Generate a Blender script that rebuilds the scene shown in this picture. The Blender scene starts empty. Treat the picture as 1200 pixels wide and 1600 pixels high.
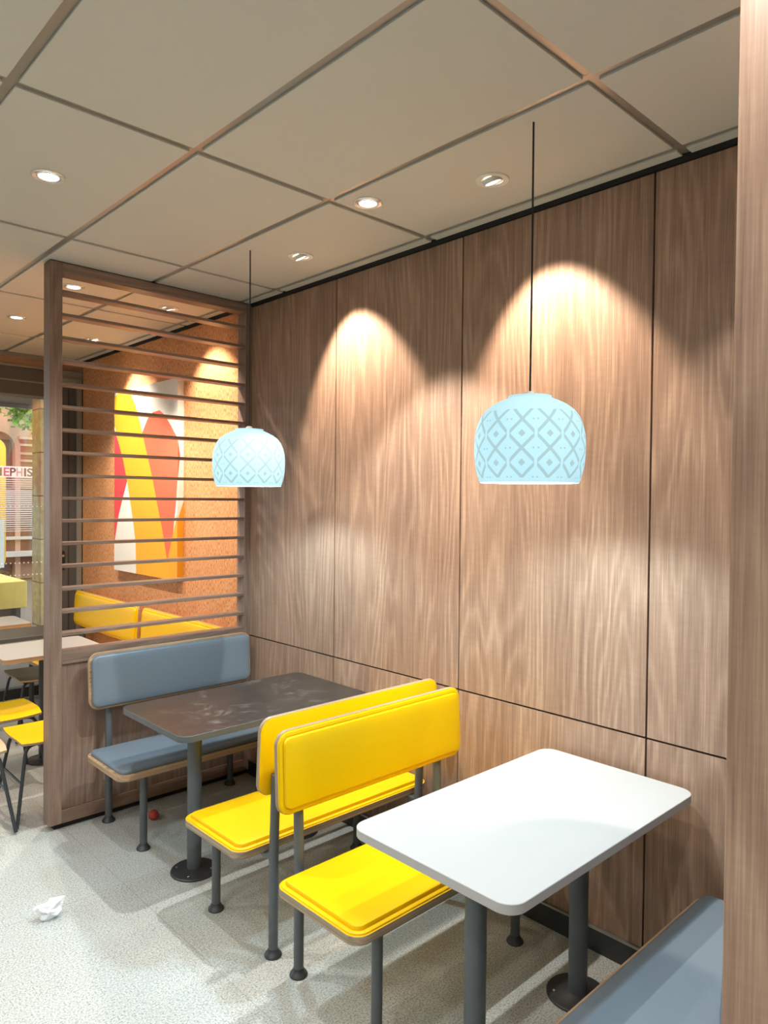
import bpy, bmesh, math, random
from mathutils import Vector, Matrix
R_ = math.radians
random.seed(7)
SC = bpy.context.scene
COL = SC.collection

# ------------------------------------------------------------------ camera
cam_d = bpy.data.cameras.new('camera')
cam = bpy.data.objects.new('camera', cam_d)
COL.objects.link(cam)
cr = Vector((0.7252734, -0.6883922, 0.0097287))
cu = Vector((0.0055711, 0.0199990, 0.9997845))
cf = Vector((0.6884384, 0.7250629, -0.0183399))
m = Matrix((cr, cu, -cf)).transposed().to_4x4()
m.translation = Vector((-2.519, 0.0, 1.7515))
cam.matrix_world = m
cam_d.sensor_fit = 'VERTICAL'
cam_d.sensor_height = 36.0
cam_d.sensor_width = 27.0
cam_d.lens = 1125.53 / 1600 * 36
cam_d.clip_start = 0.02
SC.camera = cam

# ------------------------------------------------------------------ world and exposure
W = bpy.data.worlds.new('world')
SC.world = W
W.use_nodes = True
W.node_tree.nodes['Background'].inputs[0].default_value = (0.86, 0.93, 1.0, 1)
W.node_tree.nodes['Background'].inputs[1].default_value = 2.4
SC.view_settings.view_transform = 'Standard'
SC.view_settings.look = 'None'
SC.view_settings.gamma = 1.0
SC.view_settings.use_curve_mapping = False
SC.view_settings.exposure = 0.44
SC.cycles.max_bounces = 8
SC.cycles.diffuse_bounces = 5
SC.cycles.caustics_reflective = False
SC.cycles.caustics_refractive = False
SC.cycles.sample_clamp_indirect = 6.0

# lamp powers, all in one place
P_WALL = 98.0        # adjustable spots washing the wood wall
P_FAR = 56.0        # the same lamps over the far booths
P_DOWN = 48.0        # fixed downlights
P_AISLE = 30.0       # downlights over the aisle, mostly unseen ones added for the floor
P_FILL = 9.0       # added fill panels in the unseen part of the ceiling
P_PEND = 32.0         # bulbs of the pendant lamps
WARM = (1.0, 0.84, 0.68)
NEUT = (1.0, 0.98, 0.93)
COOL = (0.62, 0.87, 1.0)

H = 2.971            # ceiling height
HT = 2.943           # top of the wood panelling
YF = 6.63            # shop front
PY = 3.873           # near face of the slatted screen
PT = 0.09            # its thickness

# ------------------------------------------------------------------ material helpers
def srgb(r, g, b):
    def f(c):
        c /= 255.0
        return c / 12.92 if c <= 0.04045 else ((c + 0.055) / 1.055) ** 2.4
    return (f(r), f(g), f(b), 1.0)

class NT:
    def __init__(s, name):
        s.m = bpy.data.materials.new(name); s.m.use_nodes = True
        s.t = s.m.node_tree; s.n = s.t.nodes; s.b = s.n['Principled BSDF']
    def node(s, typ, ins=None, **kw):
        n = s.n.new(typ)
        for k, v in kw.items(): setattr(n, k, v)
        for k, v in (ins or {}).items(): s.put(n.inputs[k], v)
        return n
    def put(s, sock, v):
        if isinstance(v, bpy.types.NodeSocket): s.t.links.new(v, sock)
        else: sock.default_value = v
    def set(s, **kw):
        for k, v in kw.items(): s.put(s.b.inputs[k.replace('_', ' ')], v)
    def math(s, op, a, b=0.0, c=0.0):
        n = s.node('ShaderNodeMath', {0: a, 1: b, 2: c}, operation=op); return n.outputs[0]
    def ramp(s, fac, stops):
        n = s.node('ShaderNodeValToRGB', {0: fac}); e = n.color_ramp.elements
        while len(e) < len(stops): e.new(0.5)
        for i, (p, c) in enumerate(stops): e[i].position = p; e[i].color = c
        return n.outputs[0]
    def mix(s, fac, a, b, mode='MIX'):
        n = s.node('ShaderNodeMix', data_type='RGBA', blend_type=mode)
        s.put(n.inputs[0], fac); s.put(n.inputs[6], a); s.put(n.inputs[7], b); return n.outputs[2]
    def bump(s, h, strength, dist=0.002):
        n = s.node('ShaderNodeBump', {'Height': h, 'Strength': strength, 'Distance': dist})
        s.put(s.b.inputs['Normal'], n.outputs[0])

def plain(name, col, rough=0.5, metal=0.0, noise=0.06, scale=30.0, bump=0.0, spec=0.5):
    t = NT(name)
    co = t.node('ShaderNodeTexCoord').outputs['Object']
    n = t.node('ShaderNodeTexNoise', {'Vector': co, 'Scale': scale, 'Detail': 4.0})
    f = t.math('MULTIPLY_ADD', n.outputs[0], noise * 2, 1 - noise)
    h = t.node('ShaderNodeHueSaturation', {'Color': col, 'Value': f})
    t.set(Base_Color=h.outputs[0], Roughness=rough, Metallic=metal, Specular_IOR_Level=spec)
    if bump: t.bump(n.outputs[0], bump)
    return t.m

def wood(name, dark, mid, light, rough=0.42, spec=0.35, contrast=1.0):
    t = NT(name)
    uv = t.node('ShaderNodeUVMap').outputs[0]
    def mp(sx, sy, loc=(0, 0, 0)):
        return t.node('ShaderNodeMapping', {'Vector': uv, 'Scale': (sx, sy, 1), 'Location': loc}).outputs[0]
    warp = t.node('ShaderNodeTexNoise', {'Vector': mp(2.3, 0.30), 'Scale': 1.0, 'Detail': 3.0})
    w2 = t.node('ShaderNodeTexNoise', {'Vector': mp(9, 1.0, (4, 3, 0)), 'Scale': 1.0, 'Detail': 3.0})
    sep = t.node('ShaderNodeSeparateXYZ', {0: uv})
    u = t.math('MULTIPLY', sep.outputs[0], 5.0)
    u = t.math('MULTIPLY_ADD', warp.outputs[0], 6.0, u)
    u = t.math('MULTIPLY_ADD', w2.outputs[0], .35, u)
    ring = t.math('SINE', t.math('MULTIPLY', u, 21.0))
    ring = t.math('MULTIPLY_ADD', ring, 0.5, 0.5)
    ring = t.math('POWER', ring, 1.7)
    fib = t.node('ShaderNodeTexNoise', {'Vector': mp(230, 5), 'Scale': 1.0, 'Detail': 3.0})
    stk = t.node('ShaderNodeTexNoise', {'Vector': mp(75, 1.1, (2, 5, 0)), 'Scale': 1.0, 'Detail': 3.0})
    brd = t.node('ShaderNodeTexNoise', {'Vector': mp(7, 0.4, (7, 1, 0)), 'Scale': 1.0, 'Detail': 2.0})
    flm = t.node('ShaderNodeTexNoise', {'Vector': mp(16, 60, (1, 9, 0)), 'Scale': 1.0, 'Detail': 2.0})
    v = t.math('MULTIPLY', ring, 0.09)
    v = t.math('MULTIPLY_ADD', fib.outputs[0], 0.34, v)
    v = t.math('MULTIPLY_ADD', stk.outputs[0], 0.30, v)
    v = t.math('MULTIPLY_ADD', brd.outputs[0], 0.24, v)
    v = t.math('MULTIPLY_ADD', flm.outputs[0], 0.07, v)
    v = t.math('SUBTRACT', v, 0.028)
    v = t.math('MULTIPLY_ADD', t.math('SUBTRACT', v, 0.5), contrast, 0.5)
    c = t.ramp(v, [(0.30, dark), (0.50, mid), (0.68, light)])
    t.set(Base_Color=c, Roughness=rough, Specular_IOR_Level=spec)
    t.bump(fib.outputs[0], 0.12, 0.001)
    return t.m

M = {}
M['wood'] = wood('walnut_laminate', srgb(122, 95, 79), srgb(156, 126, 105), srgb(188, 158, 134))
M['woodscreen'] = wood('walnut_frame', srgb(110, 88, 76), srgb(138, 114, 100), srgb(162, 139, 124))
M['ply'] = wood('plywood_edge', srgb(140, 112, 84), srgb(180, 150, 118), srgb(205, 178, 145), contrast=1.2)
M['plygrey'] = wood('plywood_edge_dull', srgb(120, 104, 84), srgb(158, 138, 112), srgb(184, 164, 136), contrast=1.2)
M['yellow'] = plain('yellow_upholstery', srgb(234, 191, 0), 0.42, noise=0.02, scale=260, bump=0.05, spec=0.3)
M['yellowlam'] = plain('yellow_laminate', srgb(240, 196, 0), 0.4, noise=0.02, scale=20, spec=0.3)
M['slate'] = plain('slate_upholstery', srgb(110, 123, 134), 0.38, noise=0.04, scale=200, bump=0.06, spec=0.4)
M['steel'] = plain('grey_powder_coat', srgb(84, 89, 92), 0.42, noise=0.04, scale=60, spec=0.5)
M['steeldark'] = plain('dark_powder_coat', srgb(52, 56, 60), 0.42, noise=0.04, scale=60, spec=0.5)
M['white'] = plain('white_laminate', srgb(168, 171, 172), 0.32, noise=0.01, scale=8, spec=0.4)
M['whiteedge'] = plain('white_edge', srgb(172, 170, 168), 0.5, noise=0.02)
M['black'] = plain('black_parts_gap_shade', srgb(22, 21, 22), 0.7)  # for black parts, and for shade drawn in gaps
M['base'] = plain('dark_skirting', srgb(52, 55, 56), 0.5)
M['alu'] = plain('brushed_aluminium', srgb(190, 190, 185), 0.35, metal=0.9)
M['doorgrey'] = plain('dark_grey_door', srgb(78, 78, 78), 0.5)
M['framegrey'] = plain('grey_frame', srgb(128, 128, 122), 0.45)
M['plaster'] = plain('painted_wall', srgb(176, 170, 160), 0.8)
M['peach'] = plain('peach_laminate', srgb(232, 176, 140), 0.45)
M['blackseat'] = plain('black_laminate', srgb(52, 50, 48), 0.4)
M['paper'] = plain('white_paper', srgb(238, 240, 244), 0.8)
M['red'] = plain('red_plastic', srgb(190, 72, 58), 0.6)
M['cable'] = plain('black_cable', srgb(18, 18, 18), 0.6)
M['chrome'] = plain('polished_reflector', srgb(235, 232, 225), 0.25, metal=0.6)
M['ring'] = plain('white_ring', srgb(225, 222, 210), 0.5)
M['tile'] = plain('ceiling_tile', srgb(204, 202, 190), 0.75, noise=0.02, scale=3)
M['grid'] = plain('ceiling_grid_metal', srgb(168, 163, 152), 0.28, metal=0.55, noise=0.01)
M['stone'] = None

def emis(name, col, s):
    t = NT(name); t.set(Base_Color=(0.8, 0.8, 0.8, 1), Emission_Color=col, Emission_Strength=s); return t.m
M['lens'] = emis('lamp_lens', (1.0, 0.96, 0.9, 1), 6.0)
M['bulb'] = emis('lamp_bulb', (0.9, 0.97, 1.0, 1), 8.0)
M['panel'] = emis('fill_light_panel', (1.0, 0.95, 0.88, 1), 3.0)

# floor: speckled terrazzo-look vinyl with faint welded joints
def mk_floor():
    t = NT('terrazzo_vinyl')
    co = t.node('ShaderNodeTexCoord').outputs['Object']
    a = t.node('ShaderNodeTexNoise', {'Vector': co, 'Scale': 150.0, 'Detail': 3.0, 'Roughness': 0.7})
    b = t.node('ShaderNodeTexVoronoi', {'Vector': co, 'Scale': 95.0})
    c = t.node('ShaderNodeTexNoise', {'Vector': co, 'Scale': 1.3, 'Detail': 4.0})
    col = t.ramp(a.outputs[0], [(0.36, srgb(132, 137, 134)), (0.47, srgb(180, 186, 184)), (0.62, srgb(208, 213, 211))])
    sp = t.ramp(b.outputs['Color'], [(0.0, (0.62, 0.62, 0.6, 1)), (0.22, (1, 1, 1, 1))])
    col = t.mix(0.55, col, sp, 'MULTIPLY')
    st = t.ramp(c.outputs[0], [(0.35, (0.93, 0.92, 0.9, 1)), (0.6, (1, 1, 1, 1))])
    col = t.mix(1.0, col, st, 'MULTIPLY')
    sep = t.node('ShaderNodeSeparateXYZ', {0: co})
    def line(axis, off, per, w):
        q = t.math('FRACT', t.math('DIVIDE', t.math('ADD', sep.outputs[axis], off), per))
        return t.math('LESS_THAN', q, w / per)
    l = t.math('MAXIMUM', line(0, 1.14 + 6 * 1.22, 1.22, 0.0022), line(1, 10 - 2.16, 1.83, 0.0022))
    col = t.mix(t.math('MULTIPLY', l, 0.6), col, srgb(120, 122, 116))
    t.set(Base_Color=col, Roughness=0.42, Specular_IOR_Level=0.35)
    t.bump(a.outputs[0], 0.15, 0.001)
    return t.m
M['floor'] = mk_floor()

def mk_cork():
    t = NT('orange_grained_panel')
    co = t.node('ShaderNodeTexCoord').outputs['Object']
    mp = t.node('ShaderNodeMapping', {'Vector': co, 'Scale': (1, 1, 0.35)}).outputs[0]
    a = t.node('ShaderNodeTexNoise', {'Vector': mp, 'Scale': 110.0, 'Detail': 3.0, 'Roughness': 0.6})
    b = t.node('ShaderNodeTexNoise', {'Vector': mp, 'Scale': 9.0, 'Detail': 3.0})
    col = t.ramp(a.outputs[0], [(0.38, srgb(186, 124, 80)), (0.48, srgb(222, 160, 110)), (0.65, srgb(238, 182, 132))])
    k = t.ramp(b.outputs[0], [(0.3, (0.9, 0.9, 0.9, 1)), (0.7, (1, 1, 1, 1))])
    t.set(Base_Color=t.mix(1.0, col, k, 'MULTIPLY'), Roughness=0.6, Specular_IOR_Level=0.25)
    return t.m
M['cork'] = mk_cork()

def mk_blacktop():
    t = NT('black_tabletop_smudged')
    co = t.node('ShaderNodeTexCoord').outputs['Object']
    a = t.node('ShaderNodeTexNoise', {'Vector': co, 'Scale': 9.0, 'Detail': 7.0, 'Roughness': 0.72, 'Distortion': 1.2})
    b = t.node('ShaderNodeTexNoise', {'Vector': co, 'Scale': 2.6, 'Detail': 2.0})
    s = t.ramp(a.outputs[0], [(0.52, (0, 0, 0, 1)), (0.74, (1, 1, 1, 1))])
    g = t.ramp(b.outputs[0], [(0.46, (0, 0, 0, 1)), (0.62, (1, 1, 1, 1))])
    k = t.math('MULTIPLY', t.math('MULTIPLY', s, g), 0.36)
    n = t.node('ShaderNodeTexNoise', {'Vector': co, 'Scale': 120.0, 'Detail': 2.0})
    cr_ = t.ramp(n.outputs[0], [(0.735, (0, 0, 0, 1)), (0.76, (1, 1, 1, 1))])
    k = t.math('MAXIMUM', k, t.math('MULTIPLY', cr_, 0.5))
    t.set(Base_Color=t.mix(k, srgb(50, 47, 44), srgb(190, 186, 180)), Roughness=t.math('MULTIPLY_ADD', k, 0.3, 0.33), Specular_IOR_Level=0.55)
    return t.m
M['blacktop'] = mk_blacktop()

def mk_shade():
    # thin pale-blue plastic, let the bulb shine through; grey printed lattice
    t = NT('patterned_lamp_shade')
    uv = t.node('ShaderNodeUVMap').outputs[0]
    sep = t.node('ShaderNodeSeparateXYZ', {0: uv})
    U, V = sep.outputs[0], sep.outputs[1]                  # U 0..12 round, V metres down from the top
    fu = t.math('FRACT', U)
    q = t.math('DIVIDE', t.math('SUBTRACT', V, 0.0905), 0.088)
    fq = t.math('FRACT', t.math('ADD', q, 1.0))
    a = t.math('ABSOLUTE', t.math('SUBTRACT', fu, 0.5))
    b = t.math('ABSOLUTE', t.math('SUBTRACT', fq, 0.5))
    s = t.math('ADD', a, b)
    d = t.math('ABSOLUTE', t.math('SUBTRACT', s, 0.5))
    line = t.math('LESS_THAN', d, 0.078)
    gap = t.math('LESS_THAN', a, 0.445)                    # side tips stay open
    line = t.math('MULTIPLY', line, gap)
    dia = t.math('LESS_THAN', s, 0.13)
    a2 = t.math('SUBTRACT', 0.5, a); b2 = t.math('SUBTRACT', 0.5, b)
    ch = t.math('LESS_THAN', t.math('ADD', t.math('ABSOLUTE', t.math('SUBTRACT', a2, 0.085)), b2), 0.045)
    pat = t.math('MAXIMUM', t.math('MAXIMUM', line, dia), ch)
    rng = t.math('MULTIPLY', t.math('GREATER_THAN', V, 0.058), t.math('LESS_THAN', V, 0.268))
    pat = t.math('MULTIPLY', pat, rng)
    col = t.mix(pat, (0.26, 0.37, 0.40, 1), (0.20, 0.27, 0.28, 1))
    dif = t.node('ShaderNodeBsdfDiffuse', {'Color': col})
    trn = t.node('ShaderNodeBsdfTranslucent', {'Color': col})
    mx = t.node('ShaderNodeMixShader', {0: 0.14, 1: dif.outputs[0], 2: trn.outputs[0]})
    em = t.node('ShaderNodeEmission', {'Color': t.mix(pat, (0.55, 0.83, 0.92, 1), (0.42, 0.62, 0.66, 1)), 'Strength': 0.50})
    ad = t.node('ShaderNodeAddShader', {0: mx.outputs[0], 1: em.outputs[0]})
    out = t.n['Material Output']; t.t.links.new(ad.outputs[0], out.inputs[0]); t.n.remove(t.b)
    return t.m
M['shade'] = mk_shade()

def mk_glass():
    t = NT('clear_glass')
    tr = t.node('ShaderNodeBsdfTransparent', {'Color': (0.93, 0.95, 0.94, 1)})
    gl = t.node('ShaderNodeBsdfGlossy', {'Color': (1, 1, 1, 1), 'Roughness': 0.01})
    fr = t.node('ShaderNodeFresnel', {'IOR': 1.5})
    f = t.math('MULTIPLY', fr.outputs[0], 1.4)
    mx = t.node('ShaderNodeMixShader', {0: f, 1: tr.outputs[0], 2: gl.outputs[0]})
    t.t.links.new(mx.outputs[0], t.n['Material Output'].inputs[0]); t.n.remove(t.b)
    return t.m
M['glass'] = mk_glass()

def mk_stone():
    t = NT('sandstone_blocks')
    co = t.node('ShaderNodeTexCoord').outputs['Object']
    n = t.node('ShaderNodeTexNoise', {'Vector': co, 'Scale': 14.0, 'Detail': 6.0})
    col = t.ramp(n.outputs[0], [(0.3, srgb(158, 140, 96)), (0.7, srgb(190, 172, 122))])
    z = t.node('ShaderNodeSeparateXYZ', {0: co}).outputs[2]
    j = t.math('LESS_THAN', t.math('FRACT', t.math('DIVIDE', t.math('ADD', z, 0.1), 0.46)), 0.03)
    t.set(Base_Color=t.mix(j, col, srgb(104, 92, 62)), Roughness=0.85)
    return t.m
M['stone'] = mk_stone()

# ------------------------------------------------------------------ geometry helpers
def tag(o, label=None, cat=None, group=None, kind=None):
    if label: o['label'] = label
    if cat: o['category'] = cat
    if group: o['group'] = group
    if kind: o['kind'] = kind
    return o

def thing(name, label, cat, loc=(0, 0, 0), rz=0.0, group=None):
    o = bpy.data.objects.new(name, None); COL.objects.link(o)
    o.location = loc; o.rotation_euler = (0, 0, rz); o.empty_display_size = 0.1
    return tag(o, label, cat, group)

def obj(name, bm, mats, parent=None, smooth=False, bevel=0.0, seg=2, autos=True):
    me = bpy.data.meshes.new(name)
    bm.normal_update()
    bm.to_mesh(me); bm.free()
    for mt in (mats if isinstance(mats, (list, tuple)) else [mats]): me.materials.append(mt)
    o = bpy.data.objects.new(name, me); COL.objects.link(o)
    if parent: o.parent = parent
    if smooth:
        for p in me.polygons: p.use_smooth = True
        if autos:
            me.set_sharp_from_angle(angle=R_(38))
    if bevel:
        b = o.modifiers.new('bevel', 'BEVEL'); b.width = bevel; b.segments = seg; b.limit_method = 'ANGLE'
        b.angle_limit = R_(40)
    return o

def struct(name, bm, mats, parent=None, **kw):
    o = obj(name, bm, mats, parent, **kw)
    if not parent: o['kind'] = 'structure'
    return o

def NB():
    bm = bmesh.new(); bm.loops.layers.uv.new('UVMap'); return bm

def bx(bm, x0, x1, y0, y1, z0, z1, grain='z', mi=0, off=None):
    uvl = bm.loops.layers.uv.active
    vs = [bm.verts.new((x, y, z)) for x in (x0, x1) for y in (y0, y1) for z in (z0, z1)]
    F = [(0, 1, 3, 2), (4, 6, 7, 5), (0, 4, 5, 1), (2, 3, 7, 6), (0, 2, 6, 4), (1, 5, 7, 3)]
    g = 'xyz'.index(grain)
    if off is None: off = (random.uniform(0, 40), random.uniform(0, 40))
    for f in F:
        fc = bm.faces.new([vs[i] for i in f]); fc.material_index = mi
        fc.normal_update(); n = max(range(3), key=lambda i: abs(fc.normal[i]))
        oth = [i for i in range(3) if i != n]
        if g in oth: c = [i for i in oth if i != g][0]; gg = g
        else: c, gg = oth
        for lp in fc.loops:
            co = lp.vert.co
            lp[uvl].uv = (co[c] + off[0] + n * 3.1, co[gg] + off[1])
    return vs

def rrect(w, d, r, seg=8):
    pts = []
    for cx, cy, a0 in ((w/2-r, d/2-r, 0), (-w/2+r, d/2-r, 90), (-w/2+r, -d/2+r, 180), (w/2-r, -d/2+r, 270)):
        for i in range(seg + 1):
            a = R_(a0 + 90.0 * i / seg); pts.append((cx + r*math.cos(a), cy + r*math.sin(a)))
    return pts

def loft_rr(bm, w, d, r, levels, tf=None, mi_side=0, mi_cap=0, seg=8, uvflip=False):
    """levels = [(inset, z)...] rounded-rectangle rings joined and capped; tf maps local point to place"""
    uvl = bm.loops.layers.uv.active
    rings = []; off = random.uniform(0, 30)
    for ins, z in levels:
        rr = max(r - ins, 0.002)
        ring = []
        for x, y in rrect(w - 2*ins, d - 2*ins, rr, seg):
            p = Vector((x, y, z)); ring.append(bm.verts.new(tf @ p if tf else p))
        rings.append(ring)
    n = len(rings[0]); per = 2*(w+d)
    for k in range(len(rings)-1):
        for i in range(n):
            j = (i+1) % n
            f = bm.faces.new((rings[k][i], rings[k][j], rings[k+1][j], rings[k+1][i])); f.material_index = mi_side
            zz = (levels[k][1], levels[k][1], levels[k+1][1], levels[k+1][1])
            uu = (i, i+1, i+1, i)
            for lp, z_, u_ in zip(f.loops, zz, uu): lp[uvl].uv = (z_*3 + off, u_/n*per)
    base = rrect(w, d, r, seg)
    f = bm.faces.new(rings[-1]); f.material_index = mi_cap
    for lp, (x, y) in zip(f.loops, base): lp[uvl].uv = (y + off, x)
    f = bm.faces.new(list(reversed(rings[0]))); f.material_index = mi_cap
    for lp, (x, y) in zip(f.loops, reversed(base)): lp[uvl].uv = (y + off, x)

def tube(bm, pts, r, seg=16, cap=True, mi=0):
    uvl = bm.loops.layers.uv.active
    pts = [Vector(p) for p in pts]; rs = r if isinstance(r, (list, tuple)) else [r]*len(pts)
    rings = []; prev = None
    for i, p in enumerate(pts):
        a = pts[max(i-1, 0)]; b = pts[min(i+1, len(pts)-1)]
        t = (b-a).normalized() if i in (0, len(pts)-1) else ((p-a).normalized()+(b-p).normalized()).normalized()
        ref = prev if prev is not None else (Vector((1, 0, 0)) if abs(t.x) < .9 else Vector((0, 1, 0)))
        u = (ref - t*ref.dot(t)).normalized(); v = t.cross(u); prev = u
        rings.append([bm.verts.new(p + rs[i]*(math.cos(2*math.pi*k/seg)*u + math.sin(2*math.pi*k/seg)*v)) for k in range(seg)])
    for a, b in zip(rings, rings[1:]):
        for k in range(seg):
            f = bm.faces.new((a[k], a[(k+1) % seg], b[(k+1) % seg], b[k])); f.material_index = mi
    if cap:
        bm.faces.new(list(reversed(rings[0]))).material_index = mi; bm.faces.new(rings[-1]).material_index = mi

def lathe(bm, prof, seg=48, at=(0, 0, 0), mi=0, closed=False, uvn=None):
    """prof = [(r, z, v)...]"""
    uvl = bm.loops.layers.uv.active; rings = []
    for q in prof:
        r, z = q[0], q[1]
        rings.append([bm.verts.new((at[0]+r*math.cos(2*math.pi*k/seg), at[1]+r*math.sin(2*math.pi*k/seg), at[2]+z)) for k in range(seg)])
    pairs = list(zip(range(len(prof)-1), range(1, len(prof))))
    if closed: pairs.append((len(prof)-1, 0))
    for a, b in pairs:
        for k in range(seg):
            j = (k+1) % seg
            f = bm.faces.new((rings[a][k], rings[a][j], rings[b][j], rings[b][k])); f.material_index = mi
            if uvn:
                for lp, (kk, q) in zip(f.loops, ((k, a), (k+1, a), (k+1, b), (k, b))):
                    lp[uvl].uv = (kk/seg*uvn, prof[q][2])
    if not closed:
        if prof[0][0] > 1e-5: bm.faces.new(list(reversed(rings[0]))).material_index = mi
        if prof[-1][0] > 1e-5: bm.faces.new(rings[-1]).material_index = mi
    bmesh.ops.recalc_face_normals(bm, faces=bm.faces[:])

def bend(pts, r, n=6):
    """round the corners of a polyline"""
    pts = [Vector(p) for p in pts]; out = [pts[0]]
    for a, b, c in zip(pts, pts[1:], pts[2:]):
        d1 = (a-b).normalized(); d2 = (c-b).normalized(); rr = min(r, (a-b).length*.49, (c-b).length*.49)
        for i in range(n+1):
            t = i/n; out.append((b+d1*rr)*(1-t)**2 + b*2*t*(1-t) + (b+d2*rr)*t*t)
    out.append(pts[-1]); return out

def copy_tree(o, parent=None):
    c = o.copy(); COL.objects.link(c); c.parent = parent
    for ch in list(o.children): copy_tree(ch, c)
    return c

# ------------------------------------------------------------------ the setting
XL, YN = -7.2, -3.2
bm = NB(); bx(bm, XL, 0.3, YN, YF, -0.06, 0.0)
struct('floor', bm, M['floor'])

# right wall: black backing and separate laminate panels with shadow gaps
bm = NB()
bx(bm, 0.012, 0.16, YN, YF+0.1, 0, H+0.05, mi=1)
g = 0.004
ys = [-1.47, -0.57, 0.335, 1.2414, 2.1469, 3.0434, PY+PT/2]
for a, b in zip(ys, ys[1:]):
    for z0, z1 in ((0.098, 0.8802), (0.8802, HT)):
        if b == ys[-1]: bx(bm, 0.0, 0.012, a+g, b, z0+(g if z0 > .5 else 0), z1-(g if z1 < 1 else 0), off=(random.uniform(0, 40), 3.0))
        else: bx(bm, 0.0, 0.012, a+g, b-g, z0+(g if z0 > .5 else 0), z1-(g if z1 < 1 else 0), off=(random.uniform(0, 40), 3.0))
bx(bm, 0.0, 0.012, YN, -1.47-g, 0.098, HT)
oy = [PY+PT/2+0.001, 4.832, 5.724, YF]
for a, b in zip(oy, oy[1:]): bx(bm, 0.0, 0.012, a+.002, b-.002, 0.098, HT, mi=2)
struct('wall_right', bm, [M['wood'], M['black'], M['cork']])

bm = NB(); bx(bm, -0.008, 0.0118, YN, YF, 0, 0.088); bx(bm, -0.011, 0.0118, YN, YF, 0.088, 0.097, mi=1)
struct('baseboard_right', bm, [M['base'], M['alu']])

# other walls of the room
bm = NB(); bx(bm, XL-0.1, XL, YN, YF, 0, H+.05); struct('wall_left', bm, M['plaster'])
bm = NB(); bx(bm, XL, 0.012, YN-0.1, YN, 0, H+.05); struct('wall_near', bm, M['plaster'])

# ceiling: tegular tiles hanging a little below a metal grid
bm = NB()
gx = [-0.073]
while gx[-1] > XL: gx.append((-0.65 if len(gx) == 1 else gx[-1]-0.6))
gy = [1.12-1.195*k for k in range(5)][::-1] + [2.315, 3.51, 4.705, 5.9]
gy = [min(max(v, YN), YF) for v in gy]
if gy[0] > YN: gy = [YN] + gy
if gy[-1] < YF: gy.append(YF)
hb = 0.016
xs = [-0.012] + gx
for i, (a, b) in enumerate(zip(xs, xs[1:])):
    xa = a if i == 0 else a-hb
    xb = b+hb
    for c, d in zip(gy, gy[1:]):
        bx(bm, xb, xa, c+hb, d-hb, H-0.007, H+0.03)
bx(bm, XL, 0.012, YN, YF, H+0.03, H+0.10, mi=0)
struct('ceiling', bm, M['tile'], bevel=0.0015, seg=1)
bm = NB()
for x in gx: bx(bm, x-hb-.004, x+hb+.004, YN, YF, H+0.001, H+0.006)
for y in gy: bx(bm, XL, -0.0, y-hb-.004, y+hb+.004, H+0.0015, H+0.0065)
struct('trim_1', bm, M['grid'])
bm = NB(); bx(bm, -0.010, 0.0118, YN, YF, HT+0.004, H+0.03); struct('trim_2', bm, M['black'])  # dark recess above the panelling, its shade put in as black

# shop front at the far end
bm = NB()
bx(bm, XL, -0.001, YF, YF+0.12, 2.86, H+.05, grain='x')
struct('wall_far', bm, M['wood'])
bm = NB(); bx(bm, XL, -0.001, YF-0.012, YF, 2.935, H-0.008); bx(bm, XL, -0.001, YF-0.02, YF, 2.846, 2.862)
struct('trim_3', bm, M['framegrey'])
w1 = bpy.data.objects.new('window_1', None); COL.objects.link(w1); w1['kind'] = 'structure'
bm = NB()
for (x0, x1, z0, z1) in ((XL, -0.30, 2.60, 2.846), (XL, -0.30, 0.0, 0.09)):
    bx(bm, x0, x1, YF, YF+0.09, z0, z1)
for x in (-1.75, -3.4, -5.1, XL+.03): bx(bm, x-.03, x+.03, YF, YF+.09, 0.09, 2.6)
obj('window_frame', bm, M['doorgrey'], w1, bevel=0.003)
bm = NB(); bx(bm, XL, -0.30, YF-.004, YF, 2.725, 2.737); bx(bm, XL, -0.30, YF-.006, YF, 2.60, 2.614)
obj('window_sill', bm, M['framegrey'], w1).name = 'frame_bead'
bm = NB(); bx(bm, XL, -0.30, YF+0.035, YF+0.047, 0.09, 2.60)
obj('window_pane', bm, M['glass'], w1)
bm = NB()
for z, s in ((1.167, .010), (1.062, .010), (1.655, .007)):
    for k in range(48):
        x = -0.31 - .0355*k; bx(bm, x-s/2, x+s/2, YF+0.033, YF+0.0345, z-s/2, z+s/2)
obj('dot_film', bm, M['paper'], w1)
d1 = bpy.data.objects.new('door_1', None); COL.objects.link(d1); d1['kind'] = 'structure'
bm = NB(); bx(bm, -0.30, -0.055, YF+.01, YF+.07, 0.0, 2.76)
obj('door_panel', bm, M['doorgrey'], d1, bevel=0.004)
bm = NB(); bx(bm, -0.125, -0.118, YF+.002, YF+.01, 0.0, 2.70)
obj('door_strip', bm, M['base'], d1)
bm = NB(); bx(bm, -0.055, -0.012, YF-.015, YF+.09, 0.0, 2.80); bx(bm, -0.30, -0.055, YF-.015, YF+.09, 2.76, 2.80); bx(bm, -0.30, -0.001, YF, YF+.09, 2.80, 2.862)
bx(bm, -0.012, -0.001, YF, YF+.09, 0, 2.8, mi=1)
obj('door_frame', bm, [M['framegrey'], M['doorgrey']], d1, bevel=0.003)
bm = NB(); loft_rr(bm, 0.034, 0.17, 0.016, [(0, 0), (0, .008), (.002, .01)], Matrix.Translation((-0.172, YF+.01, 1.175)) @ Matrix.Rotation(R_(90), 4, 'X'))
lk = obj('lock_plate', bm, M['black'], d1)
bm = NB(); tube(bm, [(-0.172, YF+.004, 1.215), (-0.172, YF-.008, 1.215)], .011)
obj('lock_cylinder', bm, M['alu'], lk, smooth=True)

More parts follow.
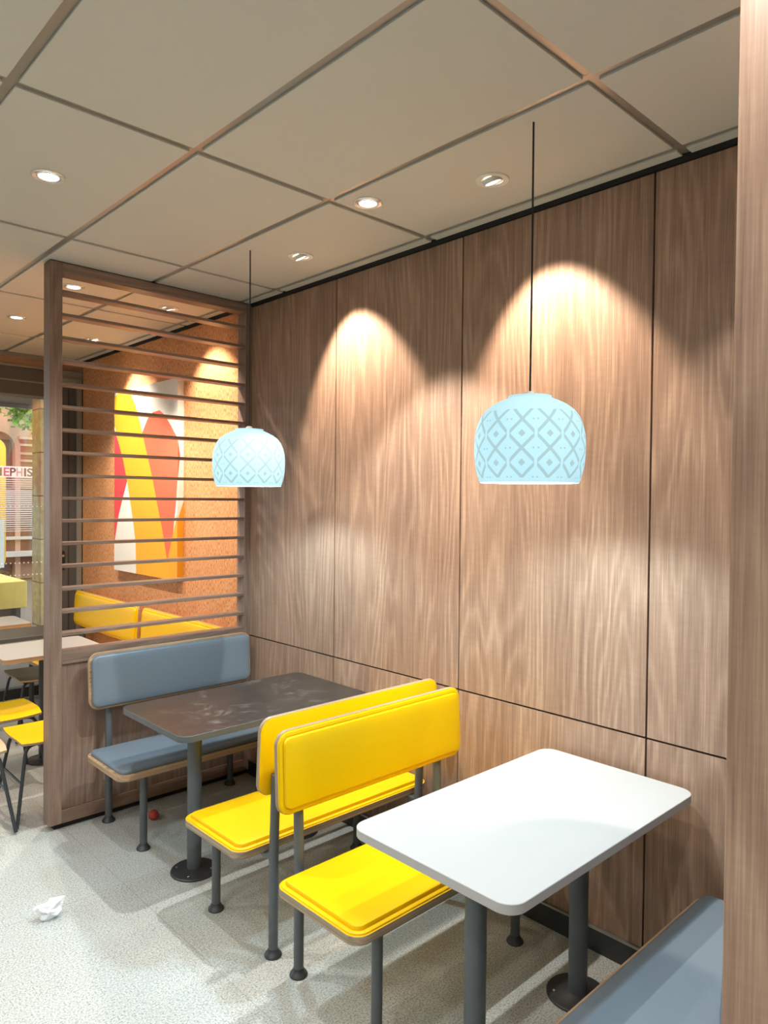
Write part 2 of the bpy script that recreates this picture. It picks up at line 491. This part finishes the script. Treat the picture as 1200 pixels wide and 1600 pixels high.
# ------------------------------------------------------------------ slatted screen
def screen(label, y0, wd):
    t = thing('slatted_screen', label, 'room divider', (-0.61, y0+PT/2, 0))
    X0 = -0.61; cy = y0+PT/2
    def P(name, boxes, mt, bevel=.0015, grain='x'):
        b = NB()
        for (x0, x1, ya, yb, z0, z1) in boxes: bx(b, x0-X0, x1-X0, ya-cy, yb-cy, z0, z1, grain=grain)
        return obj(name, b, mt, t, bevel=bevel, seg=1)
    L = -1.215; y1 = y0+PT
    P('post', [(L, L+.063, y0, y1, .03, 2.958)], wd, grain='z')
    P('post', [(-.044, -.001, y0, y1, .03, 2.958)], wd, grain='z')
    P('top_rail', [(L+.063, -.044, y0, y1, 2.905, 2.958)], wd)
    P('middle_rail', [(L+.063, -.044, y0, y1, .868, .935)], wd)
    P('bottom_rail', [(L+.063, -.044, y0, y1, .03, .098)], wd)
    P('infill_panel', [(L+.063, -.044, y0+.012, y1-.012, .098, .868)], wd, grain='z')
    P('plinth', [(L+.03, -.012, y0+.02, y1-.02, 0, .03)], M['black'])
    P('slat_panel', [(L+.063, -.044, y0+.006, y1-.006, 2.812-.1193*i-.008, 2.812-.1193*i+.008) for i in range(16)], wd, bevel=.001)
    P('gap_shade_strip', [(L+.004, -.001, y0+.006, y1-.006, 2.958, H-.0075)], M['black'])  # black strip paints the shade of the gap under the ceiling
    return t
screen('tall walnut divider with horizontal slats behind the slate blue backrest', PY, M['woodscreen'])
screen('walnut divider cropped by the right edge, its end post tall in the foreground', 0.495-PT, M['wood'])

# ------------------------------------------------------------------ benches
def bench(label, loc, rz, L, fab, board_mi, edge, group, legx=0.375, back=True, name='upholstered_bench', BL=None, bo=0.0):
    """seat front towards local -y; seat back edge at y = 0"""
    t = thing(name, label, 'bench', loc, rz, group)
    D = 0.44
    facem = M['yellowlam'] if fab is M['yellow'] else edge
    b = NB(); loft_rr(b, L, D, .055, [(.002, .383), (0, .385), (0, .410), (.0015, .4115)], Matrix.Translation((0, -D/2, 0)), 0, 1)
    obj('seat_board', b, [edge, facem], t, smooth=True)
    ty = 0.006
    b = NB(); loft_rr(b, L-2*ty, D-2*ty, .050, [(0, .4118), (.001, .4165), (.003, .4178), (.0155, .4178), (.0165, .4150), (.0185, .4150), (.0192, .4255), (.0212, .4290), (.027, .4303), (.06, .4308), (.12, .431)] if fab is M['yellow'] else
              [(.012, .4118), (.011, .416), (.011, .424), (.015, .430), (.023, .433), (.05, .435), (.12, .4365)], Matrix.Translation((0, -D/2, 0)))
    obj('seat_cushion', b, fab, t, smooth=True)
    tilt = Matrix.Translation((bo, 0.048, 0.770)) @ Matrix.Rotation(R_(90-3), 4, 'X')      # local z -> towards -y
    BL, BH = (BL or L-0.02), 0.30
    if back:
        b = NB(); loft_rr(b, BL, BH, .052, [(.002, -.001), (0, .0005), (0, .0155), (.0015, .017)], tilt, 0, 1)
        obj('backrest_board', b, [edge, facem], t, smooth=True)
        b = NB(); loft_rr(b, BL, BH, .050, [(.006, .0172), (.007, .0212), (.009, .0222), (.0205, .0222), (.0215, .0198), (.0232, .0198), (.024, .029), (.0262, .0322), (.033, .034), (.06, .035), (.10, .0353)] if fab is M['yellow'] else
                  [(.013, .0172), (.012, .022), (.012, .030), (.016, .037), (.024, .041), (.05, .043), (.10, .044)], tilt)
        obj('backrest_cushion', b, fab, t, smooth=True)
    for sx in (-1, 1):
        x = sx*legx
        b = NB(); tube(b, [(x, -.37, .006), (x, -.37, .384)], .0185); f = obj('leg', b, M['steel'], t, smooth=True)
        b = NB(); lathe(b, [(.033, 0), (.034, .004), (.030, .012), (.024, .016), (.0205, .026), (.0185, .03)], 24, (x, -.37, 0)); obj('foot', b, M['steeldark'], f, smooth=True)
        b = NB(); tube(b, bend([(x, .05, .006), (x, .05, .40), (x, .062, .70)], .08), .0185); f = obj('leg', b, M['steel'], t, smooth=True)
        b = NB(); lathe(b, [(.033, 0), (.034, .004), (.030, .012), (.024, .016), (.0205, .026), (.0185, .03)], 24, (x, .05, 0)); obj('foot', b, M['steeldark'], f, smooth=True)
    for sx in (-1, 1):
        b = NB(); bx(b, sx*legx-.015, sx*legx+.015, -.385, .05, .371, .3828)
        obj('seat_bracket', b, M['steel'], t)
    return t
LB = 1.025
bench('yellow padded bench beside the white table, its back turned to another bench', (-.560, 2.05, 0), 0, 1.055, M['yellow'], 1, M['plygrey'], 'benches along the wood wall', BL=.985, bo=.004)
bench('yellow padded bench facing the black table, behind the nearest yellow backrest', (-.54, 2.308, 0), math.pi, 1.055, M['yellow'], 1, M['plygrey'], 'benches along the wood wall', BL=.98, bo=-.025, legx=.398)
bench('slate blue padded bench standing against the slatted divider', (-.555, 3.758, 0), 0, 1.05, M['slate'], 1, M['ply'], 'benches along the wood wall', BL=.99, bo=.007)
bench('slate blue padded seat in the bottom right corner, partly hidden by the foreground post', (-.555, .572, 0), math.pi, LB, M['slate'], 1, M['ply'], 'benches along the wood wall')
bench('yellow bench on the orange wall, nearer the slatted divider', (-.15, 4.575, 0), -math.pi/2, 1.20, M['yellow'], 1, M['ply'], 'benches along the orange wall', legx=.46)
bench('yellow bench on the orange wall, nearer the shop window', (-.15, 5.86, 0), -math.pi/2, 1.28, M['yellow'], 1, M['ply'], 'benches along the orange wall', legx=.5)

# ------------------------------------------------------------------ tables
def table(label, c, w, d, topm, edgem, legs, thick=.028, r=.055, rz=0, quad=None, name='pedestal_table', H_=.75, colm=None):
    t = thing(name, label, 'table', (c[0], c[1], 0), rz)
    b = NB(); loft_rr(b, w, d, r, [(.0015, H_-thick), (0, H_-thick+.0015), (0, H_-.0015), (.0015, H_)], None, 0, 1)
    obj('tabletop', b, [edgem, topm], t, smooth=True)
    colm = colm or M['steel']
    for x in legs:
        b = NB(); tube(b, [(x, 0, .008), (x, 0, H_-thick-.004)], .033, 28); k = obj('column', b, colm, t, smooth=True)
        b = NB(); lathe(b, [(.108, 0), (.108, .006), (.104, .010), (.045, .014), (.037, .018)], 48, (x, 0, 0)); q = obj('base_plate', b, M['steeldark'], k, smooth=True)
        for a in (45, 135, 225, 315):
            px, py = x+.082*math.cos(R_(a)), .082*math.sin(R_(a))
            b = NB(); lathe(b, [(.006, .0105), (.006, .0145), (.003, .016)], 10, (px, py, 0))
            obj('screw', b, M['alu'], k, smooth=True)
        b = NB(); bx(b, x-.10, x+.10, -.09, .09, H_-thick-.006, H_-thick); obj('top_bracket', b, M['steeldark'], k)
    return t
table('rectangular white table with rounded corners in the right foreground', (-.557, 1.346), 1.055, .612, M['white'], M['whiteedge'], (-.29, .285), thick=.028, colm=M['steel'])
table('rectangular black table with white smudges before the slate blue bench', (-.548, 3.03), 1.055, .618, M['blacktop'], M['steel'], (-.30, .30), thick=.028, colm=M['steel'])
table('small white table behind the slatted divider, beside its tall left post', (-.875, 4.98), .64, .52, M['white'], M['ply'], (.0,), r=.04, colm=M['steeldark'])
table('black table between the two small white tables beyond the divider', (-.93, 5.62), .66, .40, M['blackseat'], M['steel'], (-.20,), r=.04, colm=M['steeldark'])
table('small white table farthest back, next to the shop window', (-.93, 6.22), .60, .46, M['white'], M['ply'], (.0,), r=.04, colm=M['steeldark'])

# ------------------------------------------------------------------ low stools
def stool(label, c, rz, topm, w=.36, d=.35):
    t = thing('low_stool', label, 'stool', (c[0], c[1], 0), rz, 'low stools beyond the divider')
    b = NB(); uvl = b.loops.layers.uv.active
    # moulded ply seat: shallow dip, front edge rolled down
    n = 14; top = {}; bot = {}
    for i in range(n+1):
        for j in range(n+1):
            u, v = i/n*2-1, j/n*2-1
            # squircle mapping keeps the corners round
            x = u*math.sqrt(1-.15*v*v*abs(u))*w/2; y = v*math.sqrt(1-.15*u*u*abs(v))*d/2
            z = .45 - .012*(1-u*u)*(1-.5*v*v) - (.012*max(0, -v-.55)/.45 if v < -.55 else 0)
            top[i, j] = b.verts.new((x, y, z)); bot[i, j] = b.verts.new((x, y, z-.012))
    for i in range(n):
        for j in range(n):
            f = b.faces.new((top[i, j], top[i+1, j], top[i+1, j+1], top[i, j+1])); f.material_index = 0
            f = b.faces.new((bot[i, j+1], bot[i+1, j+1], bot[i+1, j], bot[i, j])); f.material_index = 1
    ed = [(i, 0) for i in range(n)]+[(n, j) for j in range(n)]+[(i, n) for i in range(n, 0, -1)]+[(0, j) for j in range(n, 0, -1)]
    for a, c2 in zip(ed, ed[1:]+ed[:1]):
        f = b.faces.new((top[a], bot[a], bot[c2], top[c2])); f.material_index = 1
    obj('seat', b, [topm, M['ply']], t, smooth=True)
    for sy in (-1, 1):
        b = NB()
        tube(b, bend([(-w/2-.02, sy*(d/2+.02), .010), (-w/2+.045, sy*(d/2-.045), .415), (w/2-.045, sy*(d/2-.045), .415), (w/2+.02, sy*(d/2+.02), .010)], .05), .0095, 12)
        obj('leg_frame', b, M['steeldark'], t, smooth=True)
    k = .47
    for sx in (-1, 1):
        x = sx*(w/2-.045+.065*k); y = d/2-.045+.065*k
        b = NB(); tube(b, [(x, -y, .415-.405*k), (x, y, .415-.405*k)], .0065, 10); obj('stretcher', b, M['steeldark'], t, smooth=True)
        b = NB(); tube(b, [(sx*(w/2-.05), -d/2+.045, .415), (sx*(w/2-.05), d/2-.045, .415)], .0075, 10); obj('seat_rail', b, M['steeldark'], t, smooth=True)
    return t
stool('yellow stool touching the divider post at its left, black tube legs', (-1.13, 4.205), 0, M['yellowlam'])
stool('yellow stool pulled up to the small white table, behind another yellow stool', (-1.20, 4.745), 0, M['yellowlam'], w=.38, d=.38)
stool('peach coloured stool cut off by the left edge of the photo', (-1.545, 4.17), 0, M['peach'])
stool('black stool with a wood edge under the small white table', (-.73, 5.62), 0, M['blackseat'], w=.34, d=.40)

# ------------------------------------------------------------------ pendant lamps
def pendant(label, x, y, zt=2.088):
    t = thing('pendant_lamp', label, 'lamp', (x, y, zt-.282), 0, 'pendant lamps over the tables')
    P = [(.056, 0), (.069, .001), (.0695, .0075), (.074, .0095), (.094, .018), (.119, .031), (.141, .048), (.157, .069), (.168, .096), (.1745, .125), (.177, .158), (.1765, .190), (.1735, .222), (.1675, .252), (.161, .272), (.158, .281)]
    prof = [(r, .282-d, d) for r, d in P] + [(r-.003, .282-d-(.003 if d < .02 else 0), d) for r, d in reversed(P)]
    b = NB(); lathe(b, prof, 72, closed=True, uvn=13)
    obj('lamp_shade', b, M['shade'], t, smooth=True)
    b = NB(); lathe(b, [(.0, .277), (.0535, .277), (.0555, .2805), (.020, .285), (.012, .296), (.0, .297)], 32)
    obj('shade_cap', b, M['ring'], t, smooth=True)
    b = NB(); tube(b, [(0, 0, .29), (0.002, 0, .7), (0, 0, H-.007-(zt-.282))], .0032, 8)
    obj('cord', b, M['cable'], t, smooth=True)
    b = NB(); tube(b, [(0, 0, .277), (0, 0, .215)], .018, 16); s = obj('bulb_holder', b, M['ring'], t, smooth=True)
    b = NB(); lathe(b, [(0.0, .118), (.018, .123), (.028, .140), (.030, .160), (.022, .190), (.014, .214)], 20)
    bo = obj('bulb', b, M['bulb'], s, smooth=True); bo.visible_shadow = True
    ld = bpy.data.lights.new('bulb_light', 'POINT'); ld.energy = P_PEND; ld.color = COOL; ld.shadow_soft_size = .03
    lo = bpy.data.objects.new('bulb_light', ld); COL.objects.link(lo); lo.parent = t; lo.location = (0, 0, .095)
    return t
pendant('pale blue patterned dome lamp hanging over the white table', -.573, 1.370)
pendant('pale blue patterned dome lamp hanging over the black table, farther back', -.554, 3.041)

# ------------------------------------------------------------------ ceiling lamps
CZ = H-.007
def downlight(label, x, y, power, color=NEUT, ang=112, blend=.35, aim=None, group=None, turn=0):
    t = thing('adjustable_spotlight' if aim else 'recessed_downlight', label, 'ceiling light', (x, y, CZ), 0, group)
    b = NB()
    if aim: prof = [(.040, .0), (.041, -.004), (.062, -.005), (.0635, -.002), (.0635, .0)]
    else: prof = [(.046, .0), (.044, -.003), (.056, -.006), (.0595, -.003), (.0595, .0)]
    lathe(b, prof, 40, closed=True)
    obj('trim_ring', b, M['ring'] if aim else M['chrome'], t, smooth=True)
    rot = Matrix.Identity(4)
    if aim: rot = Matrix.Rotation(R_(turn), 4, 'Z') @ Matrix.Rotation(R_(-aim), 4, 'Y')
    tf = rot
    b = NB(); lathe(b, [(.036, -.004), (.0385, -.006), (.0385, -.0015), (.036, -.001)] if not aim else [(.030, -.012), (.036, -.014), (.036, .006), (.030, .006)], 32, closed=True); b.transform(tf)
    bz = obj('lamp_bezel', b, M['ring'] if aim else M['chrome'], t, smooth=True)
    b = NB(); lathe(b, [(0, -.0055 if not aim else -.010), (.0355 if not aim else .0305, -.0045 if not aim else -.0095), (.0355 if not aim else .0305, -.001 if not aim else -.004), (0, -.0005 if not aim else -.003)], 32); b.transform(tf)
    obj('lens', b, M['lens'], bz, smooth=True)
    ld = bpy.data.lights.new('spot_beam', 'SPOT'); ld.energy = power; ld.color = color; ld.shadow_soft_size = .022
    ld.spot_size = R_(ang); ld.spot_blend = blend
    lo = bpy.data.objects.new('spot_beam', ld); COL.objects.link(lo); lo.parent = t
    lo.location = (0, 0, -.024)
    lo.rotation_euler = (0, R_(-aim) if aim else 0, R_(turn))
    return t
A = 21   # tilt towards the wood wall (+x)
GA = 'adjustable spotlights along the wall'; GD = 'recessed downlights'
downlight('adjustable spotlight in the ceiling closest to the cord of the nearer pendant lamp', -.337, 1.72, P_WALL, WARM, 71, .42, A, GA, -16)
downlight('adjustable spotlight above the black table, on the near side of the slatted divider', -.330, 2.93, P_WALL, WARM, 71, .42, A+4, GA, -16)
downlight('adjustable spotlight seen through the top right of the slatted divider', -.326, 4.34, P_FAR, WARM, 84, .6, A, GA, -6)
downlight('adjustable spotlight over the far end of the orange wall by the window', -.303, 5.62, P_FAR, WARM, 84, .6, A, GA, -38)
downlight('adjustable spotlight beyond the foreground post', -.337, .06, P_WALL, WARM, 71, .42, A, GA, -16)
downlight('bright recessed downlight between two ceiling spotlights, next to a grid crossing', -.527, 2.211, P_DOWN*2.4, NEUT, 84, .3, None, GD)
downlight('recessed downlight alone in a tile over the aisle at the upper left', -1.553, 2.884, P_AISLE*1.7, NEUT, 125, .5, None, GD)
downlight('recessed downlight seen through the top left corner of the slatted divider', -.941, 4.294, P_DOWN*1.7, WARM, 125, .4, None, GD)
downlight('recessed downlight left of the divider post, near the window', -.948, 5.307, P_DOWN*1.7, WARM, 125, .4, None, GD)
for x, y, w_ in ((-1.553, .50, 'just above the camera'), (-1.553, -1.5, 'over the near wall, right side'), (-2.75, 1.70, 'left of the camera'), (-2.75, -.7, 'behind the camera'), (-2.75, 4.1, 'level with the slatted divider'), (-3.95, 2.9, 'farthest left, towards the window'), (-3.95, .5, 'farthest left, beside the camera'), (-2.75, 5.6, 'closest to the window on the left')):  # lamps out of view, mostly added to make the aisle floor bright
    downlight('unseen recessed downlight over the aisle, '+w_, x, y, P_AISLE, NEUT, 125, .5, None, 'unseen downlights added for the room light')
downlight('unseen recessed downlight over the slate seat', -.527, .55, P_DOWN*.6, NEUT, 100, .25, None, 'unseen downlights added for the room light')

def fill_panel(x, y, w_):  # ambient fill lamps added above the unseen part of the room
    t = thing('fill_light_panel', 'added unseen fill light panel, '+w_, 'ceiling light', (x, y, CZ), 0, 'added fill panels out of view')
    b = NB(); bx(b, -.29, .29, -.29, .29, -.006, 0); obj('frame', b, M['ring'], t)
    b = NB(); bx(b, -.27, .27, -.27, .27, -.009, -.006); obj('diffuser', b, M['panel'], t)
    ld = bpy.data.lights.new('fill_area', 'AREA'); ld.shape = 'SQUARE'; ld.size = .54; ld.energy = P_FILL; ld.color = (.97, .99, 1)
    lo = bpy.data.objects.new('fill_area', ld); COL.objects.link(lo); lo.parent = t; lo.location = (0, 0, -.012)
for x, y, w_ in ((-3.95, -.7, 'behind the camera to the left'), (-1.55, -.6, 'behind the camera near the wood wall'), (-5.15, .5, 'by the left wall level with the camera'), (-5.15, 2.9, 'by the left wall in mid room'), (-3.35, 1.7, 'left of the camera over the aisle'), (-3.95, 4.7, 'towards the window on the left')): fill_panel(x, y, w_)

# ------------------------------------------------------------------ wall picture
def picture():
    X = -.05
    t = thing('canvas_picture', 'tall canvas of yellow, coral and white shapes on the orange wall', 'picture', (0, 5.28, 1.86))
    def mp(p): return Vector((0, p[0]-5.28, p[1]-1.86))
    mats = [plain('canvas_white', srgb(240, 240, 236), .6), plain('canvas_yellow', srgb(238, 176, 34), .6), plain('canvas_crimson', srgb(226, 66, 72), .6), plain('canvas_coral', srgb(246, 104, 74), .6), plain('canvas_orange', srgb(240, 168, 30), .6)]
    b = NB()
    bx(b, X, -.001, 4.742-5.28, 5.82-5.28, 1.148-1.86, 2.60-1.86, mi=0)
    def poly(pts, mi, dx):
        vs = [b.verts.new(mp(p)+Vector((X-dx, 0, 0))) for p in pts]
        f = b.faces.new(vs); f.material_index = mi; f.normal_update()
        if f.normal.x > 0: f.normal_flip()
    poly([(5.8195, 2.30), (5.74, 2.187), (5.63, 2.02), (5.575, 1.876), (5.67, 1.715), (5.734, 1.60), (5.8195, 1.36)], 2, .0004)
    poly([(5.33, 2.22), (5.214, 2.345), (5.13, 2.385), (5.02, 2.39), (4.95, 2.355), (4.837, 2.26), (4.7425, 2.17), (4.7425, 1.86), (4.758, 1.723), (4.813, 1.443), (4.897, 1.245), (5.0, 1.4), (5.1, 1.72), (5.2, 1.95)], 3, .0006)
    poly([(4.7425, 1.1485), (4.7425, 1.63), (4.79, 1.52), (4.905, 1.24), (4.95, 1.1485)], 4, .0008)
    poly([(5.8195, 2.56), (5.72, 2.5995), (5.551, 2.5995), (5.449, 2.488), (5.349, 2.325), (5.251, 2.13), (5.136, 1.90), (5.054, 1.70), (4.975, 1.52), (4.925, 1.38), (4.88, 1.2485), (4.86, 1.1485), (5.405, 1.1485), (5.416, 1.379), (5.462, 1.553), (5.524, 1.729), (5.575, 1.87), (5.65, 2.04), (5.74, 2.187), (5.8195, 2.33)], 1, .0011)
    # the print wraps round the near side
    def side(pts, mi):
        vs = [b.verts.new((p[0], 4.742-5.28-.0006, p[1]-1.86)) for p in pts]
        f = b.faces.new(vs); f.material_index = mi
        f.normal_update()
        if f.normal.y > 0: f.normal_flip()
    side([(X, 2.17), (-.03, 2.05), (X, 1.86)], 3)
    side([(X, 1.1485), (-.0015, 1.1485), (-.0015, 1.72), (X, 1.58)], 4)
    obj('canvas', b, mats, t)
picture()

# ------------------------------------------------------------------ small litter
def crumple(name, label, cat, loc, r, mt, squash=.6, amp=.45, seed=1):
    rnd = random.Random(seed); b = NB(); bmesh.ops.create_icosphere(b, subdivisions=3, radius=r)
    from mathutils import noise
    for v in b.verts:
        n = noise.noise(v.co/r*1.9+Vector((seed*7.3, 0, 0)))
        k = 1+amp*n+amp*.5*abs(noise.noise(v.co/r*4.5)); v.co *= k; v.co.z *= squash
    zmin = min(v.co.z for v in b.verts)
    for v in b.verts: v.co.z -= zmin
    o = obj(name, b, mt); o.location = loc; tag(o, label, cat); return o
c = crumple('crumpled_napkin', 'small crumpled white paper napkin lying on the open floor', 'litter', (-1.475, 3.085, 0), .032, M['paper'], .62, .75, 3)
c.scale = (1.45, .95, 1.5)
crumple('red_ball', 'small red ball on the floor under the slate blue bench', 'litter', (-.745, 3.66, 0), .028, M['red'], .9, .12, 5)

# ------------------------------------------------------------------ street outside the window
bm = NB(); bx(bm, -12, 16, YF+.12, 26, -.05, -.01); struct('ground_outside', bm, plain('paving', srgb(124, 112, 102), .8, noise=.12, scale=3))
bm = NB(); bx(bm, -12, 9, YF+.12, 9.0, 2.80, 3.3); bx(bm, -12, 9, 7.45, 7.50, 2.77, 2.80, mi=1); bx(bm, -12, 9, 8.96, 9.0, 2.76, 2.80, mi=1)
o = obj('arcade_canopy', bm, [M['doorgrey'], M['framegrey']]); tag(o, 'dark canopy over the pavement outside the shop window', 'canopy')
bm = NB(); bx(bm, 0.085, .6, 8.02, 8.28, 0, 2.8)
o = obj('stone_column', bm, M['stone'], bevel=.01); tag(o, 'yellowish sandstone column outside the window', 'column')

def street():
    Y = 16.0
    t = thing('opposite_building', 'pinkish building with a shop sign across the street', 'building', (3.0, Y, 0))
    wallm = plain('pink_stone', srgb(196, 160, 134), .85, noise=.1, scale=4)
    def B(name, boxes, mt):
        b = NB()
        for q in boxes: bx(b, q[0]-3, q[1]-3, q[2]-Y, q[3]-Y, q[4], q[5])
        return obj(name, b, mt, t)
    B('wall', [(-4, 12, Y+.25, Y+1.2, 0, 6)], wallm)
    arch = []
    b = NB()
    # arched pilaster: a ring standing proud of the wall
    for k in range(15):
        a0, a1 = math.pi*k/14, math.pi*(k+1)/14
        if k == 14: break
        for r0, r1 in ((.33, .43),):
            pts = [(r0*math.cos(a0), r0*math.sin(a0)), (r1*math.cos(a0), r1*math.sin(a0)), (r1*math.cos(a1), r1*math.sin(a1)), (r0*math.cos(a1), r0*math.sin(a1))]
            f0 = [b.verts.new((1.86+p[0]-3, 0, 2.72+p[1])) for p in pts]; f1 = [b.verts.new((1.86+p[0]-3, .25, 2.72+p[1])) for p in pts]
            b.faces.new(f0); b.faces.new(list(reversed(f1)))
            for i in range(4): b.faces.new((f0[i], f1[i], f1[(i+1) % 4], f0[(i+1) % 4]))
    bx(b, 1.86+.33-3, 1.86+.43-3, 0, .25, 0, 2.72); bx(b, 1.86-.43-3, 1.86-.33-3, 0, .25, 0, 2.72)
    obj('arch', b, wallm, t)
    B('cornice', [(2.30, 9, Y+.1, Y+.25, z, z+.05) for z in (2.92, 2.78, 2.6, 2.45)], plain('pale_trim', srgb(214, 186, 162), .8))
    B('doorway', [(1.55, 2.17, Y+.20, Y+.26, 0, 2.9)], M['doorgrey'])
    B('shutter', [(1.0, 6, Y-.02, Y+.0, 1.10+.045*k, 1.10+.045*k+.018) for k in range(17)], plain('shutter_slats', srgb(190, 180, 172), .7))
    B('brick_panel', [(1.0, 6, Y+.02, Y+.06, .35, 1.9)], plain('dark_brick', srgb(122, 84, 66), .8, noise=.4, scale=6))
    B('ledge', [(-2, 9, Y-.25, Y+.1, .50, .60), (-2, 9, Y-.1, Y+.1, .84, .90)], plain('pale_ledge', srgb(206, 196, 184), .8))
    return t, B
street()

# shop sign standing nearer: white band, loose letters, thin blind slats under it
def sign():
    Y = 12.5
    t = thing('shop_sign', 'white sign band with capital letters EPHIS over thin blind slats', 'sign', (1.3, Y, 1.1))
    def B(name, boxes, mt):
        b = NB()
        for q in boxes: bx(b, q[0]-1.3, q[1]-1.3, q[2], q[3], q[4]-1.1, q[5]-1.1)
        return obj(name, b, mt, t)
    B('sign_band', [(.80, 2.0, 0, .02, 2.036, 2.214)], plain('sign_white', srgb(228, 218, 206), .6))
    B('blind_slats', [(.80, 2.0, .0, .012, 1.17+.0345*k, 1.17+.0345*k+.011) for k in range(25)], plain('blind_white', srgb(214, 204, 196), .7))
    B('post', [(.74, .80, 0, .03, 0, 2.214), (1.98, 2.04, 0, .03, 0, 2.214)], M['framegrey'])
    for ch, x, w, c in (('M', .842, .12, (150, 110, 60)), ('E', .990, .082, (196, 60, 96)), ('P', 1.082, .085, (44, 38, 38)), ('H', 1.180, .088, (196, 140, 124)), ('I', 1.293, .03, (132, 84, 72)), ('S', 1.340, .082, (128, 92, 74))):
        cd = bpy.data.curves.new('glyph', 'FONT'); cd.body = ch; cd.size = 1.0; cd.extrude = .004; cd.offset = .012
        to = bpy.data.objects.new('glyph', cd); COL.objects.link(to); bpy.context.view_layer.update()
        lm = bpy.data.meshes.new_from_object(to); bpy.data.objects.remove(to); bpy.data.curves.remove(cd)
        vx = [v.co.x for v in lm.vertices]; vy = [v.co.y for v in lm.vertices]
        for v in lm.vertices:
            v.co = Vector(((v.co.x-min(vx))/(max(vx)-min(vx))*w + x - 1.3, -.004+v.co.z*.5, (v.co.y-min(vy))/(max(vy)-min(vy))*.134 + 2.058 - 1.1))
        lm.materials.clear(); lm.materials.append(plain('letter_'+ch, srgb(*c), .6))
        o = bpy.data.objects.new('letter', lm); COL.objects.link(o); o.parent = t
sign()

# yellow reflection in the glass, built as a made-up banner standing in the street
t = thing('glass_reflection', 'yellow and white glass reflection built as a tall banner seen at the far left', 'standin', (.91, 13.0, 0))
b = NB(); loft_rr(b, .46, 2.2, .2, [(0, 0), (0, .03)], Matrix.Translation((.02, .015, 1.60)) @ Matrix.Rotation(R_(90), 4, 'X')); obj('reflection_sheet', b, plain('reflection_yellow', srgb(244, 196, 60), .6), t, smooth=True)
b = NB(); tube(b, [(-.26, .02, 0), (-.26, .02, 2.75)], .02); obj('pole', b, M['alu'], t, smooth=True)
b = NB(); bx(b, -.2, .22, -.03, -.022, .55, 1.35); obj('reflection_lower', b, plain('reflection_white', srgb(214, 224, 222), .6), t)

t = thing('bench_reflection', 'made-up yellow box for a bench reflected in the window, behind the small white table', 'reflection_box', (.1, 10.1, 0))  # reflected yellow bench, built as a made-up box beyond the glass
b = NB(); bx(b, -.9, .32, -.58, .58, .36, .69, grain='x'); obj('box', b, plain('bench_reflection_yellow', srgb(236, 212, 120), .6, noise=.15, scale=5), t, bevel=.01)
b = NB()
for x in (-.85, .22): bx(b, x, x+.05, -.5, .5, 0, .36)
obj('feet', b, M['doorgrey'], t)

# tree behind the canopy edge
t = thing('street_tree', 'leafy green tree showing above the sign outside', 'tree', (2.9, 14.2, 0))
b = NB(); tube(b, [(0, 0, -.01), (.05, 0, 1.2), (0, .05, 3.2)], [.11, .08, .06], 10); obj('trunk', b, plain('bark', srgb(96, 78, 60), .9), t, smooth=True)
rnd = random.Random(4); b = NB()
for k in range(2600):
    r = rnd.random()**.4; th = rnd.uniform(0, 6.28); ph = math.acos(rnd.uniform(-1, 1))
    p = Vector((1.5*r*math.sin(ph)*math.cos(th)-.35, .8*r*math.sin(ph)*math.sin(th), 3.75+.95*r*math.cos(ph)))
    n = Vector((rnd.gauss(0, 1), rnd.gauss(0, 1), rnd.gauss(0, 1)+.6)).normalized(); u = n.orthogonal().normalized(); v = n.cross(u); s = rnd.uniform(.04, .075)
    vs = [b.verts.new(p+u*s*1.6), b.verts.new(p+v*s*.7), b.verts.new(p-u*s*1.6), b.verts.new(p-v*s*.7)]
    b.faces.new(vs)
t1 = NT('leaf_green'); co = t1.node('ShaderNodeTexCoord').outputs['Object']
nz = t1.node('ShaderNodeTexNoise', {'Vector': co, 'Scale': 9.0})
t1.set(Base_Color=t1.ramp(nz.outputs[0], [(.35, srgb(70, 110, 40)), (.6, srgb(150, 190, 80))]), Roughness=.6)
obj('leaves', b, t1.m, t)
